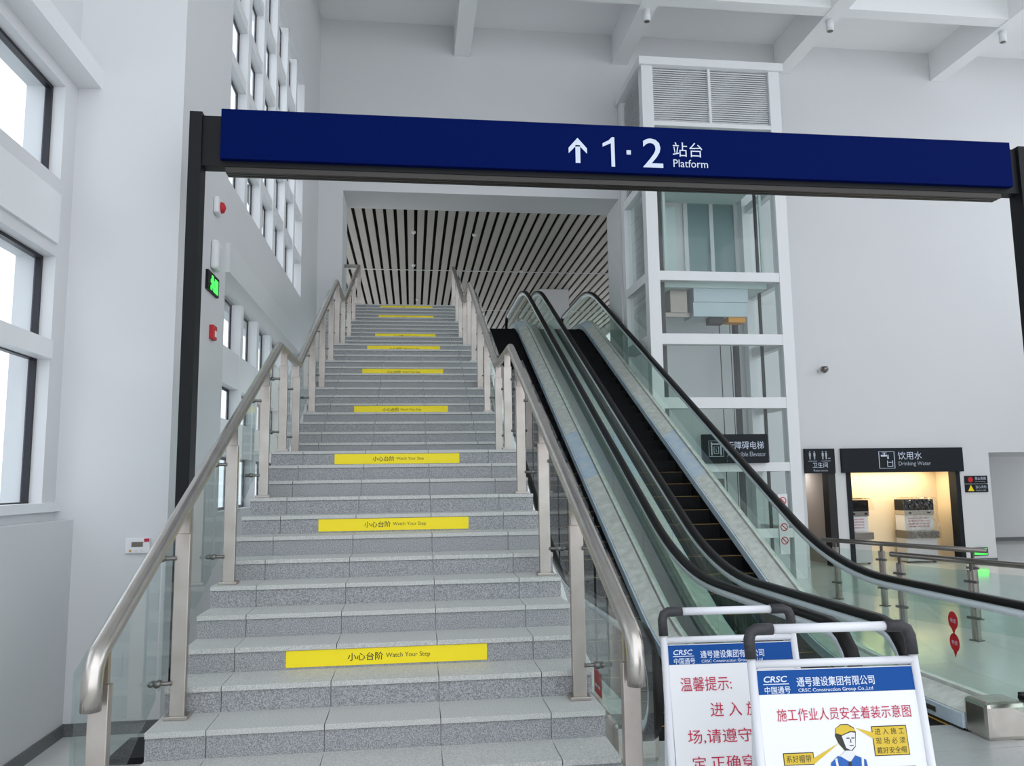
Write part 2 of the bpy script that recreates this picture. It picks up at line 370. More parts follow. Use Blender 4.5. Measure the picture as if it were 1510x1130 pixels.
# ------------------------------------------------------------------ escalators
def smooth_ramp(y, ya, yb, sl, w):
    """0 before ya, slope sl, flat after yb, rounded over +-w"""
    def soft(d):
        if d <= -w: return 0
        if d >= w: return d
        return (d + w) ** 2 / (4 * w)
    return sl * (soft(y - ya) - soft(y - yb))
SL = math.tan(math.radians(27.3)); YV = 4.48; YT = YV + 6.6 / SL
def S(y): return smooth_ramp(y, YV, YT, SL, .85)
def SH(y): return smooth_ramp(y, YV, YT, SL, 1.1)
def frange(a, b, st_): 
    n = max(1, int(round((b - a) / st_))); return [a + (b - a) * i / n for i in range(n + 1)]
STEP = None
def escalator(label, xs0, xs1, g=.30):
    global STEP
    e = thing('escalator', label, 'escalator', ((xs0 + xs1) / 2, 2.0, 0))
    xm = (xs0 + xs1) / 2
    # steps: each a black ribbed block with a thin yellow edge
    w = xs1 - xs0
    if STEP is None:
        bm = bmesh.new(); add_box(bm, -w / 2, w / 2, 0, .40, -.24, 0)
        for k in range(22):
            x = -w / 2 + (k + .5) * w / 22; add_box(bm, x - .008, x + .008, -.008, 0, -.23, -.012)
        STEP = (fin(bm, 'esc_step'), boxmesh(w, .012, .004, 'yellow_line'), boxmesh(.02, .38, .004, 'yellow_line'))
    y = 2.16
    while y < 18.4:
        z = max(0, S(y + .03)) + .006
        s = link('step', STEP[0], e, (xm, y, z))
        if y < 9: link('edge_line', STEP[1], s, (xm, y + .008, z + .001))
        if y < 4.2:
            for sx in (-1, 1): link('edge_line', STEP[2], s, (xm + sx * (w / 2 - .012), y + .2, z + .001))
        y += .40
    box('comb_plate', 'plate', xs0 - .02, xs1 + .02, 1.95, 2.16, -.02, .012, e)
    for k in range(3): box('floor_plate', 'plate', xs0 - .25, xs1 + .25, .75 + .4 * k + .004, .75 + .4 * (k + 1) - .004, -.02, .010, e)
    box('floor_plate', 'plate', xs0 - .02, xs1 + .02, 18.8, 21.5, 6.55, 6.605, e)
    ys = frange(2.0, 21.5, .25)
    # truss cladding below the steps
    bm = bmesh.new(); rows = []
    for yy in ys: rows.append([bm.verts.new(c) for c in ((xs0 - g - .08, yy, max(0.0, S(yy) - 1.0)), (xs1 + g + .08, yy, max(0.0, S(yy) - 1.0)), (xs1 + g + .08, yy, S(yy) - .26), (xs0 - g - .08, yy, S(yy) - .26))])
    for a, b in zip(rows, rows[1:]):
        for k in range(4): bm.faces.new((a[k], a[(k + 1) % 4], b[(k + 1) % 4], b[k]))
    bm.faces.new(rows[0]); bm.faces.new(rows[-1][::-1]); me = fin(bm, 'esc_clad'); link('truss_cladding', me, e, WL[e.name]); me.transform(Matrix.Translation(-WL[e.name]))
    for sd in (-1, 1):
        xe = xs0 if sd < 0 else xs1; xg = xe + sd * g
        def lx(a, b): return (min(a, b), max(a, b))
        ribbon('skirt', 'film_blue', ys, *lx(xe + sd * .006, xe + sd * .03), lambda q: S(q) + .03, lambda q: S(q) + .15, e); ribbon('skirt_brush', 'black', ys, *lx(xe + sd * .003, xe + sd * .03), lambda q: S(q) - .26, lambda q: S(q) + .03, e)
        # sloping inner deck in short lengths, the first ones still under blue film
        ends = [2.0] + [2.0 + 1.62 * k for k in range(1, 13)]
        for k, (a, b) in enumerate(zip(ends, ends[1:])):
            bm = bmesh.new(); rows = []
            for yy in frange(a + .004, b - .004, .27):
                z = S(yy); rows.append([bm.verts.new(c) for c in ((xe + sd * .032, yy, z + .02), (xe + sd * .032, yy, z + .16), (xe + sd * .085, yy, z + .185), (xe + sd * .25, yy, z + .25), (xe + sd * .25, yy, z + .02))])
            for p, q in zip(rows, rows[1:]):
                for j in range(5): bm.faces.new((p[j], p[(j + 1) % 5], q[(j + 1) % 5], q[j]))
            bm.faces.new(rows[0]); bm.faces.new(rows[-1][::-1])
            me = fin(bm, 'film_blue' if k in (4, 9) else 'film_white'); link('inner_deck', me, e, WL[e.name]); me.transform(Matrix.Translation(-WL[e.name]))
        ribbon('glass_channel', 'film_white', ys, *lx(xg - .035, xg + .035), lambda q: S(q) + .02, lambda q: S(q) + .28, e)
        ribbon('outer_deck', 'esc_clad', ys, *lx(xg + sd * .035, xg + sd * .10), lambda q: S(q) - .26, lambda q: S(q) + .16, e)
        c = box('deck_end_cap', 'steel', *lx(xe + sd * .02, xe + sd * .40), 1.70, 2.0, 0, .31, e, .04)
        if sd > 0 and xs0 > 5: box('sensor_slot', 'steel', xe - .002, xe + .01, 2.35, 2.62, .07, .115, e)
        # handrail with its newel loops, and the pale guide below it
        H = 1.13; cy, r0 = 1.22, .38
        def loop(dr):
            rr = r0 - dr; pts = []
            for k in range(0, 11):
                t_ = math.pi * 1.5 - math.pi * k / 10 ; pts.append((xg, cy + rr * math.cos(t_) * (1 if True else 1), H - r0 + rr * math.sin(t_)))
            return pts
        newel = [(xg, 1.62, H - 2 * r0)] + loop(0)
        run = [(xg, q, SH(q) + H) for q in frange(1.4, 21.2, .2)]
        topl = [(xg, 21.2 + r0 * math.sin(math.pi * k / 8), 6.6 + H - r0 + r0 * math.cos(math.pi * k / 8)) for k in range(1, 9)] + [(xg, 20.9, 6.6 + H - 2 * r0)]
        path = newel + run + topl
        bm = bmesh.new(); rows = []
        hw, hh = .050, .028
        for i, p in enumerate(path):
            a = V3(path[max(i - 1, 0)]); b = V3(path[min(i + 1, len(path) - 1)]); t_ = (b - a).normalized(); nrm = Vector((0, -t_.z, t_.y))
            if nrm.length < 1e-6: nrm = Vector((0, 0, 1))
            sec = [(-hw, -hh), (hw, -hh), (hw * 1.05, 0), (hw * .8, hh), (-hw * .8, hh), (-hw * 1.05, 0)]
            rows.append([bm.verts.new(V3(p) + Vector((sx, 0, 0)) + nrm * sz) for sx, sz in sec])
        for p, q in zip(rows, rows[1:]):
            for j in range(6): bm.faces.new((p[j], p[(j + 1) % 6], q[(j + 1) % 6], q[j]))
        bm.faces.new(rows[0]); bm.faces.new(rows[-1][::-1]); me = fin(bm, 'rubber', True); link('handrail', me, e, WL[e.name]); me.transform(Matrix.Translation(-WL[e.name]))
        bm = bmesh.new(); rows = []
        gp = [(xg, cy + (r0 - .055) * math.cos(math.pi * 1.5 - math.pi * k / 10), H - r0 + (r0 - .055) * math.sin(math.pi * 1.5 - math.pi * k / 10)) for k in range(0, 11)] + [(xg, q, SH(q) + H - .055) for q in frange(1.4, 21.2, .2)]
        for i, p in enumerate(gp):
            a = V3(gp[max(i - 1, 0)]); b = V3(gp[min(i + 1, len(gp) - 1)]); t_ = (b - a).normalized(); nrm = Vector((0, -t_.z, t_.y))
            rows.append([bm.verts.new(V3(p) + Vector((sx, 0, 0)) + nrm * sz) for sx, sz in ((-.034, -.045), (.034, -.045), (.034, .035), (-.034, .035))])
        for p, q in zip(rows, rows[1:]):
            for j in range(4): bm.faces.new((p[j], p[(j + 1) % 4], q[(j + 1) % 4], q[j]))
        bm.faces.new(rows[0]); bm.faces.new(rows[-1][::-1]); me = fin(bm, 'rail_guide', True); link('handrail_guide', me, e, WL[e.name]); me.transform(Matrix.Translation(-WL[e.name]))
        # glass balustrade panes
        cutsy = [1.62] + [3.0 + 1.55 * k for k in range(12)] + [21.2]
        for k, (a, b) in enumerate(zip(cutsy, cutsy[1:])):
            q = frange(a + .004, b - .004, .2)
            bot = [(yy, S(yy) + .25 if yy > 2 else .25) for yy in q]; top = [(yy, SH(yy) + H - .06) for yy in q]
            if k == 0:
                top = [(cy + (r0 - .06) * math.cos(math.pi * 1.5 - math.pi * j / 10), H - r0 + (r0 - .06) * math.sin(math.pi * 1.5 - math.pi * j / 10)) for j in range(0, 11)] + top
                prism('glass_pane', 'glass_esc', [p for p in bot[::-1]] + top, 'X', xg - .005, xg + .005, e)
            else: prism('glass_pane', 'glass_esc', bot + top[::-1], 'X', xg - .005, xg + .005, e)
    return e
e1 = escalator('black-stepped escalator right beside the granite staircase', 3.40, 4.28)
e2 = escalator('black-stepped escalator beside the glass elevator shaft', 5.30, 6.18)

# ------------------------------------------------------------------ overhead sign portal
sg = thing('overhead_sign', 'dark blue overhead platform sign on a black portal frame', 'sign', (-.54, 2.6, 0))
box('post', 'sign_black', -.597, -.487, 2.52, 2.70, 0, 5.62, sg)
box('post', 'sign_black', 7.70, 7.81, 2.52, 2.70, 0, 5.62, sg)
box('base_plate', 'sign_black', -1.0, -.40, 2.35, 2.9, 0, .05, sg); box('base_plate', 'sign_black', 7.45, 8.05, 2.35, 2.9, 0, .05, sg)
box('header_beam', 'sign_black', -.487, 7.70, 2.56, 2.70, 5.12, 5.60, sg)
for k in range(3): box('soffit_batten', 'sign_brown', -.28, 7.50, 2.57 + .05 * k, 2.605 + .05 * k, 5.07, 5.12, sg)
pn = box('sign_panel', 'sign_blue', -.314, 7.589, 2.50, 2.56, 5.17, 5.645, sg)
bm = bmesh.new()
for q in ([(2.916, 5.40), (3.006, 5.503), (3.097, 5.40), (3.097, 5.345), (3.03, 5.415), (2.983, 5.415), (2.916, 5.345)], [(2.983, 5.43), (3.03, 5.43), (3.03, 5.25), (2.983, 5.25)]):
    bm.faces.new([bm.verts.new((x, 2.497, z)) for x, z in q])
me = fin(bm, 'letter'); link('arrow', me, pn, WL[pn.name]); me.transform(Matrix.Translation(-WL[pn.name]))
poly('lettering', 'letter', [(3.335, 5.226), (3.371, 5.226), (3.371, 5.524), (3.345, 5.524), (3.315, 5.492), (3.252, 5.458), (3.252, 5.424), (3.335, 5.462)], pn, 2.497, False)
box('lettering', 'letter', 3.489, 3.532, 2.496, 2.499, 5.354, 5.398, pn)
text('lettering', 'letter', '2', 3.652, 3.853, 5.23, 5.527, pn, at=2.497, bold=.006)
text('lettering', 'letter', '站台', 3.955, 4.257, 5.352, 5.500, pn, at=2.497)
text('lettering', 'letter', 'Platform', 3.957, 4.308, 5.245, 5.324, pn, at=2.497)

# ------------------------------------------------------------------ elevator shaft
EX0, EX1, EY0, EY1, EZ = 6.66, 10.02, 12.1, 14.2, 11.9
ev = thing('elevator_shaft', 'white-framed glass elevator shaft with louvred top', 'elevator', ((EX0 + EX1) / 2, EY0, 0))
cw = .27
for (a, b) in ((EX0, EX0 + cw), (EX1 - cw, EX1)):
    for (c, d) in ((EY0, EY0 + .27), (EY1 - .25, EY1)):
        box('column', 'white', a, b, c, d, 0, EZ - .16, ev, .006)
boxes_c = box('cornice', 'white', EX0 - .07, EX1 + .07, EY0 - .07, EY1, EZ - .16, EZ + .03, ev, .01)
levels = [(10.3, 10.40), (8.9, 9.1), (6.65, 6.86), (5.19, 5.43), (3.755, 3.997), (2.353, 2.547), (.9, 1.1)]
for a, b in levels:
    box('beam', 'white', EX0 + cw, EX1 - cw, EY0 + .01, EY0 + .2, a, b, ev)
    for x in (EX0, EX1 - .2): box('side_beam', 'white', x + .01, x + .19, EY0 + .27, EY1 - .25, a, b, ev)
# louvre boxes
for (a, b) in ((6.94, 8.27), (8.33, 9.74)):
    lv = box('louvre', 'louvre_back', a, b, EY0 + .12, EY0 + .16, 10.42, 11.72, ev)
    for k in range(24):
        z = 10.44 + k * .0535; o = link('louvre_slat', boxmesh(b - a, .055, .010, 'louvre'), lv, ((a + b) / 2, EY0 + .09, z + .02)); o.rotation_euler = (math.radians(52), 0, 0)
box('louvre_post', 'white', 8.27, 8.33, EY0 + .03, EY0 + .12, 10.40, 11.74, ev)
for (a, b) in ((EY0 + .3, EY0 + 1.05), (EY0 + 1.1, EY0 + 1.85)):
    lv = box('louvre', 'louvre_back', EX0 + .14, EX0 + .18, a, b, 9.1, 11.72, ev)
    for k in range(40):
        z = 9.14 + k * .064; o = link('louvre_slat', boxmesh(.05, b - a, .012, 'louvre'), lv, (EX0 + .10, (a + b) / 2, z)); o.rotation_euler = (0, math.radians(-38), 0)
zs = [1.1, 2.353, 2.547, 3.755, 3.997, 5.19, 5.43, 6.65, 6.86, 8.9]
for a, b in ((1.1, 2.353), (2.547, 3.755), (3.997, 5.19), (5.43, 6.65), (6.86, 8.9), (9.1, 10.3), (0.02, .9)):
    box('glass_pane', 'glass_shaft', EX0 + cw, EX1 - cw, EY0 + .09, EY0 + .10, a, b, ev)
    for x in (EX0 + .09, EX1 - .10): box('glass_pane', 'glass_shaft', x, x + .01, EY0 + .27, EY1 - .25, a, b, ev)
# car, rails and ropes in the shaft
car = thing('elevator_car', 'pale blue elevator car stopped at the upper floor inside the glass shaft', 'elevator car', (8.4, 13, 5.75))
box('floor_frame', 'car_pale', 7.15, 9.62, 12.5, 14.0, 6.58, 6.72, car)
box('apron', 'car_blue', 7.86, 9.17, 12.55, 13.2, 6.26, 6.70, car); box('apron', 'car_blue', 7.84, 9.15, 12.55, 13.2, 5.92, 6.25, car)
box('buffer_plate', 'orange', 8.70, 9.10, 12.6, 12.9, 5.80, 5.925, car); box('buffer', 'black', 8.24, 8.58, 12.6, 12.85, 5.76, 5.925, car)
box('machine_box', 'steel_dark', 7.35, 7.75, 12.7, 13.1, 6.02, 6.59, car); box('support_bar', 'steel_dark', 7.2, 7.87, 12.7, 12.78, 5.93, 6.03, car)
box('side_panel', 'car_pale', 7.25, 7.95, 13.85, 13.95, 6.72, 9.0, car)
box('header', 'car_pale', 7.2, 9.6, 12.6, 14.0, 9.15, 9.25, car)
for x in (7.2, 9.55): box('upright', 'car_pale', x, x + .06, 12.55, 12.61, 6.72, 9.2, car)
dr = thing('elevator_landing_door', 'glass double door with cream frame at the upper elevator stop', 'door', (9.02, 14.1, 6.72))
for x0, x1 in ((8.29, 8.40), (8.98, 9.08), (9.64, 9.76)): box('stile', 'offwhite', x0, x1, 14.20, 14.30, 6.6, 9.6, dr)
box('rail', 'offwhite', 8.29, 9.76, 14.20, 14.30, 9.25, 9.61, dr)
for x0, x1 in ((8.40, 8.98), (9.08, 9.64)): box('pane', 'pane_teal', x0, x1, 14.24, 14.25, 6.6, 9.25, dr)
gr = ev
box('guide_rail', 'cable', 6.96, 7.13, 12.42, 12.52, 0, 10.2, gr); box('guide_rail', 'cable', 9.64, 9.70, 13.0, 13.06, 0, 10.2, gr); box('guide_rail', 'cable', 9.10, 9.22, 13.3, 13.4, 0, 6.56, gr)
for x, r0 in ((8.62, .012), (8.88, .010), (9.0, .012)):
    tube('cable', 'cable', [(x, 13.0, 0), (x + .02, 13.0, 3), (x, 13.0, 5.93)], r0, car, 6)
gd = thing('elevator_ground_door', 'white-framed glass landing door at the foot of the elevator shaft', 'door', (8.6, 14.1, 0))
for x0, x1 in ((7.95, 8.05), (9.05, 9.15)): box('stile', 'white', x0, x1, 14.16, 14.252, 0, 2.2, gd)
box('lintel', 'white', 7.95, 9.15, 14.16, 14.252, 2.2, 2.35, gd); box('pane', 'glass_door', 8.05, 9.05, 14.19, 14.20, 0, 2.2, gd)
# elevator sign on the shaft front
es = box('elevator_sign', 'hdr', 7.72, 9.20, 11.98, 12.112, 2.535, 3.17); tag(es, 'black accessible elevator sign hung on the glass shaft', 'sign')
bm = bmesh.new()
for q in ((7.84, 7.85, 2.68, 3.03), (8.17, 8.18, 2.68, 3.03), (7.84, 8.18, 3.02, 3.03), (7.84, 8.18, 2.68, 2.69), (7.89, 7.92, 2.71, 3.0), (8.10, 8.13, 2.71, 3.0), (7.92, 8.10, 2.94, 2.97), (7.95, 8.07, 2.74, 2.755), (7.95, 7.965, 2.74, 2.90), (8.055, 8.07, 2.74, 2.90), (7.95, 8.07, 2.89, 2.90), (8.0, 8.012, 2.78, 2.86), (8.0, 8.04, 2.78, 2.79)): add_box(bm, q[0], q[1], 11.974, 11.98, q[2], q[3])
me = fin(bm, 'letter_dim'); link('pictogram', me, es, WL[es.name]); me.transform(Matrix.Translation(-WL[es.name]))
text('lettering', 'letter', '无障碍电梯', 8.26, 9.10, 2.84, 3.01, es, at=11.976); text('lettering', 'letter_dim', 'Accessible Elevator', 8.26, 9.14, 2.68, 2.78, es, at=11.976)
# three prohibition stickers at the shaft corner
ps = box('prohibition_sign', 'board_white', 9.40, 9.62, 12.06, 12.112, .55, 1.85); tag(ps, 'tall white notice with red prohibition circles on the elevator shaft corner', 'sign')
for z in (1.70, 1.13, .84):
    bm = bmesh.new(); n = 20
    for k in range(n):
        a, b = 2 * math.pi * k / n, 2 * math.pi * (k + 1) / n
        bm.faces.new([bm.verts.new((9.51 + rr * math.cos(t_), 12.057, z + rr * math.sin(t_))) for rr, t_ in ((.085, a), (.085, b), (.065, b), (.065, a))])
    bm.faces.new([bm.verts.new((9.51 + x, 12.057, z + y)) for x, y in ((-.055, .04), (-.04, .055), (.055, -.04), (.04, -.055))])
    me = fin(bm, 'red'); link('prohibition_circle', me, ps, WL[ps.name]); me.transform(Matrix.Translation(-WL[ps.name]))

# ------------------------------------------------------------------ back wall: headers, signs, niche
dh = box('drinking_water_header', 'hdr', 12.155, 15.457, YE - .10, YE - .002, 2.30, 2.915); tag(dh, 'long black drinking water header above the lit niche', 'sign')
yf = YE - .104
bm = bmesh.new()
for q in ((13.14, 13.155, 2.40, 2.83), (13.555, 13.57, 2.40, 2.83), (13.14, 13.57, 2.82, 2.83), (13.14, 13.57, 2.40, 2.41), (13.20, 13.40, 2.70, 2.745), (13.28, 13.31, 2.745, 2.79), (13.23, 13.36, 2.785, 2.80), (13.37, 13.41, 2.64, 2.745),
          (13.36, 13.375, 2.44, 2.60), (13.50, 13.515, 2.44, 2.60), (13.36, 13.515, 2.44, 2.455), (13.38, 13.50, 2.545, 2.56)): add_box(bm, q[0], q[1], yf - .003, yf + .004, q[2], q[3])
me = fin(bm, 'letter'); link('pictogram', me, dh, WL[dh.name]); me.transform(Matrix.Translation(-WL[dh.name]))
text('lettering', 'letter', '饮用水', 13.66, 14.32, 2.62, 2.82, dh, at=yf); text('lettering', 'letter_dim', 'Drinking Water', 13.67, 14.55, 2.44, 2.57, dh, at=yf)
rh = box('restroom_header', 'hdr', 11.18, 11.962, YE - .10, YE - .002, 2.30, 2.915); tag(rh, 'small black restroom header above the dark doorway', 'sign')
bm = bmesh.new()
for x in (11.30, 11.42, 11.64, 11.73): add_box(bm, x - .025, x + .025, yf - .003, yf + .004, 2.72, 2.81); add_box(bm, x - .015, x + .015, yf - .003, yf + .004, 2.65, 2.72); add_box(bm, x - .014, x + .014, yf - .003, yf + .004, 2.82, 2.85)
add_box(bm, 11.25, 11.48, yf - .003, yf + .004, 2.60, 2.61); add_box(bm, 11.60, 11.84, yf - .003, yf + .004, 2.60, 2.61); add_box(bm, 11.78, 11.84, yf - .003, yf + .004, 2.66, 2.68)
me = fin(bm, 'letter_dim'); link('pictogram', me, rh, WL[rh.name]); me.transform(Matrix.Translation(-WL[rh.name]))
text('lettering', 'letter', '卫生间', 11.36, 11.76, 2.44, 2.57, rh, at=yf); text('lettering', 'letter_dim', 'Restrooms', 11.38, 11.75, 2.345, 2.40, rh, at=yf)
def small_sign(z0, z1, lab, m2, s1, s2, tri):
    o = box('wall_sign', 'hdr', 15.51, 16.14, YE - .03, YE - .002, z0, z1); tag(o, lab, 'sign')
    zc = (z0 + z1) / 2; bm = bmesh.new()
    if tri: bm.faces.new([bm.verts.new((15.66 + x, YE - .033, zc + y)) for x, y in ((-.085, -.07), (.085, -.07), (0, .085))])
    else: bm.faces.new([bm.verts.new((15.66 + .07 * math.cos(k * .393), YE - .033, zc + .07 * math.sin(k * .393))) for k in range(16)])
    me = fin(bm, m2); link('symbol', me, o, WL[o.name]); me.transform(Matrix.Translation(-WL[o.name]))
    text('lettering', 'letter', s1, 15.79, 16.09, zc - .005, zc + .07, o, at=YE - .033); text('lettering', 'letter_dim', s2, 15.79, 16.07, zc - .07, zc - .03, o, at=YE - .033)
small_sign(1.985, 2.185, 'small black no smoking sign, upper of two beside the water niche', 'red', '禁止吸烟', 'No Smoking', False)
small_sign(1.765, 1.970, 'small black caution sign with yellow triangle, lower of two beside the niche', 'yellow', '当心烫伤', 'Caution Scald', True)
lx_ = box('low_exit_sign', 'hdr', 15.58, 15.98, YE - .04, YE - .001, .17, .37); tag(lx_, 'glowing green evacuation sign low on the end wall', 'exit sign')
box('lit_face', 'green_on', 15.60, 15.96, YE - .044, YE - .04, .19, .35, lx_)
dm = thing('security_camera', 'small grey dome camera on the tall white end wall', 'camera', (11.8, YE, 4.9))
tube('bracket', 'offwhite', [(11.74, YE, 4.9), (11.74, YE - .10, 4.9)], .05, dm); tube('dome', 'steel_dark', [(11.80, YE - .16, 4.99), (11.80, YE - .16, 4.93), (11.80, YE - .16, 4.87), (11.80, YE - .16, 4.83)], [.08, .10, .08, .03], dm)
def dispenser(x0, x1, label, front):
    d = thing('water_dispenser', label, 'water dispenser', ((x0 + x1) / 2, 14.75, 0)); w = x1 - x0; y0, y1 = 14.55, 15.0
    box('base', 'plate', x0 + .02, x1 - .02, y0, y1, .03, .62, d, .01)
    for sx in (x0 + .08, x1 - .08): box('foot', 'black', sx - .03, sx + .03, y0 + .05, y0 + .11, 0, .03, d)
    b = box('basin', 'steel_dark', x0, x1, y0 - .10, y1, .62, .80, d, .015); box('drip_tray', 'steel', x0 + .06, x1 - .06, y0 - .08, y0 + .1, .80, .812, b)
    c = box('cabinet', 'offwhite', x0 + .04, x1 - .04, y0 + .06, y1, .80, 1.20, d, .01)
    for k in range(4): text('lettering', 'crimson', '温馨提示请勿触碰'[:8 - k], x0 + .13, x1 - .16, 1.10 - k * .07, 1.135 - k * .07, c, at=y0 + .057)
    p = box('button_panel', 'steel' if front else 'steel_dark', x0 + .03, x1 - .03, y0 + .02, y1, 1.20, 1.32, d, .008)
    for k in (-1, 1): tube('tap_button', 'black', [((x0 + x1) / 2 + k * w * .3, y0 + .022, 1.26), ((x0 + x1) / 2 + k * w * .3, y0 - .02, 1.26)], .025, p)
    box('head', 'sign_black', x0 + .03, x1 - .03, y0 + .02, y1, 1.32, 1.60, d, .01)
    bm = bmesh.new(); bmesh.ops.create_grid(bm, x_segments=24, y_segments=24, size=.5)
    for v in bm.verts:                                # crumpled film thrown over the top and hanging down the front
        u, t_ = v.co.x, v.co.y + .5; n = random.uniform(-.018, .018)
        if t_ < .35: q = (u * (w + .06), y1 - t_ / .35 * (y1 - y0 + .02), 1.625 + n + abs(n))
        else: q = (u * (w + .08) + n, y0 - .02 - (t_ - .35) * .16 + n * 1.5, 1.61 - (t_ - .35) / .65 * (1.0 if front else .25) + n)
        v.co = Vector(q) + Vector(((x0 + x1) / 2, 0, 0))
    me = fin(bm, 'wrap_film'); link('plastic_wrap', me, d, WL[d.name]); me.transform(Matrix.Translation(-WL[d.name]))
    return d
dispenser(12.50, 13.06, 'dark-topped drinking water dispenser with film bunched on its top', False)
dispenser(13.98, 14.86, 'drinking water dispenser wrapped in clear film down its front', True)

# ------------------------------------------------------------------ glass barriers on the hall floor
def barrier(a, b, posts, label):
    d = V3((b[0] - a[0], b[1] - a[1], 0)); L = d.length; ang = math.atan2(d.y, d.x)
    r = thing('floor_barrier', label, 'barrier', (a[0], a[1], 0), ang)
    def lk(name, me, loc, par=r): o = bpy.data.objects.new(name, me); COL.objects.link(o); o.parent = par; o.location = loc; return o
    bm = bmesh.new(); tube_bm(bm, [(-.05, 0, 1.05), (L + .05, 0, 1.05)], .04, 12); lk('handrail', fin(bm, 'steel_dark', True), (0, 0, 0))
    for t_ in posts:
        for dx in (-.03, .03):
            p = lk('post', boxmesh(.03, .06, .93, 'steel_post'), (t_ * L + dx, 0, .465))
        lk('neck', boxmesh(.04, .03, .12, 'steel_dark'), (t_ * L, 0, .97))
        for z in (.3, .78): lk('glass_clamp', boxmesh(.18, .05, .035, 'clamp'), (t_ * L, -.02, z))
        lk('base_flange', boxmesh(.14, .12, .015, 'steel_dark'), (t_ * L, 0, .0075))
    for p, q in zip(posts, posts[1:]): lk('glass_panel', boxmesh((q - p) * L - .14, .012, .78, 'glass_rail'), ((p + q) / 2 * L, 0, .53))
    return r
barrier((9.05, 9.5), (10.15, 6.75), (.08, .40, .94), 'stainless and glass barrier running toward the drinking water niche')
barrier((8.57, 6.6), (9.6, 3.6), (.03, .38, .72, .97), 'stainless and glass barrier beside the escalator balustrade')

# ------------------------------------------------------------------ wall devices on the left
th = box('thermostat_panel', 'board_white', -1.21, -.99, YC - .03, YC - .001, 1.60, 1.74, None, .006); tag(th, 'small white control panel with a grey display on the left wall block', 'control panel')
box('display', 'steel_dark', -1.15, -1.05, YC - .034, YC - .03, 1.66, 1.705, th); box('badge', 'crimson', -1.04, -.995, YC - .034, YC - .03, 1.705, 1.735, th)
for k in range(3): box('button', 'orange' if k == 0 else 'offwhite', -1.17 + .05 * k, -1.15 + .05 * k, YC - .036, YC - .03, 1.615, 1.633, th)
al = thing('alarm_strobe', 'white alarm strobe with a red lens above the exit sign', 'alarm', (XS, 4.55, 5.42))
box('housing', 'board_white', XS, XS + .06, 4.46, 4.66, 5.33, 5.53, al, .02); tube('lens', 'red', [(XS + .06, 4.6, 5.43), (XS + .09, 4.6, 5.43), (XS + .11, 4.6, 5.43)], [.07, .06, .02], al)
eb = thing('emergency_light', 'white rounded wall box mounted directly above the green exit sign', 'emergency light', (XS, 4.5, 4.65))
box('housing', 'board_white', XS, XS + .08, 4.42, 4.64, 4.66, 5.0, eb, .03); box('lens', 'offwhite', XS + .08, XS + .085, 4.47, 4.60, 4.70, 4.93, eb)
ex = box('exit_sign', 'sign_black', XS, XS + .03, 4.24, 4.74, 4.38, 4.60); tag(ex, 'black sign with glowing green running figure under the white wall box', 'exit sign')
bm = bmesh.new()
for q in ((4.40, 4.47, 4.52, 4.57), (4.36, 4.52, 4.48, 4.52), (4.40, 4.50, 4.44, 4.50), (4.36, 4.42, 4.40, 4.45), (4.48, 4.55, 4.40, 4.46), (4.54, 4.68, 4.40, 4.56)): add_box(bm, XS + .03, XS + .034, q[0], q[1], q[2], q[3])
me = fin(bm, 'green_on'); link('lit_figure', me, ex, WL[ex.name]); me.transform(Matrix.Translation(-WL[ex.name]))
cp = box('call_point', 'red', XS, XS + .05, 4.47, 4.64, 3.86, 4.02, None, .008); tag(cp, 'small red fire call point below the exit sign', 'call point'); box('press_plate', 'board_white', XS + .05, XS + .055, 4.53, 4.61, 3.89, 3.96, cp)

# red stickers on escalator glass
for (z, k) in ((.86, 0), (.66, 1)):
    bm = bmesh.new(); bm.faces.new([bm.verts.new((6.47, 2.42 + .07 * math.cos(i * .393), z + .085 * math.sin(i * .393))) for i in range(16)])
    bm.faces.new([bm.verts.new((6.47, 2.42 + x, z - .08 + y)) for x, y in ((-.025, 0), (.025, 0), (0, -.06))])
    s = link('safety_sticker', fin(bm, 'red'), None, (0, 0, 0)); tag(s, 'red round sticker, %s of two on the outer escalator glass' % ('upper' if k == 0 else 'lower'), 'sticker')
    text('lettering', 'letter', '急停', 2.38, 2.46, z - .02, z + .02, s, plane='X', at=6.4695)

rp = box('red_plaque', 'red', 3.088, 3.0955, 2.47, 2.73, .30, .50); tag(rp, 'small red plaque low on the escalator glass next to the stairs', 'plaque')
for k in range(2): box('stroke', 'letter', 3.086, 3.088, 2.50 + .11 * k, 2.58 + .11 * k, .36, .385, rp)
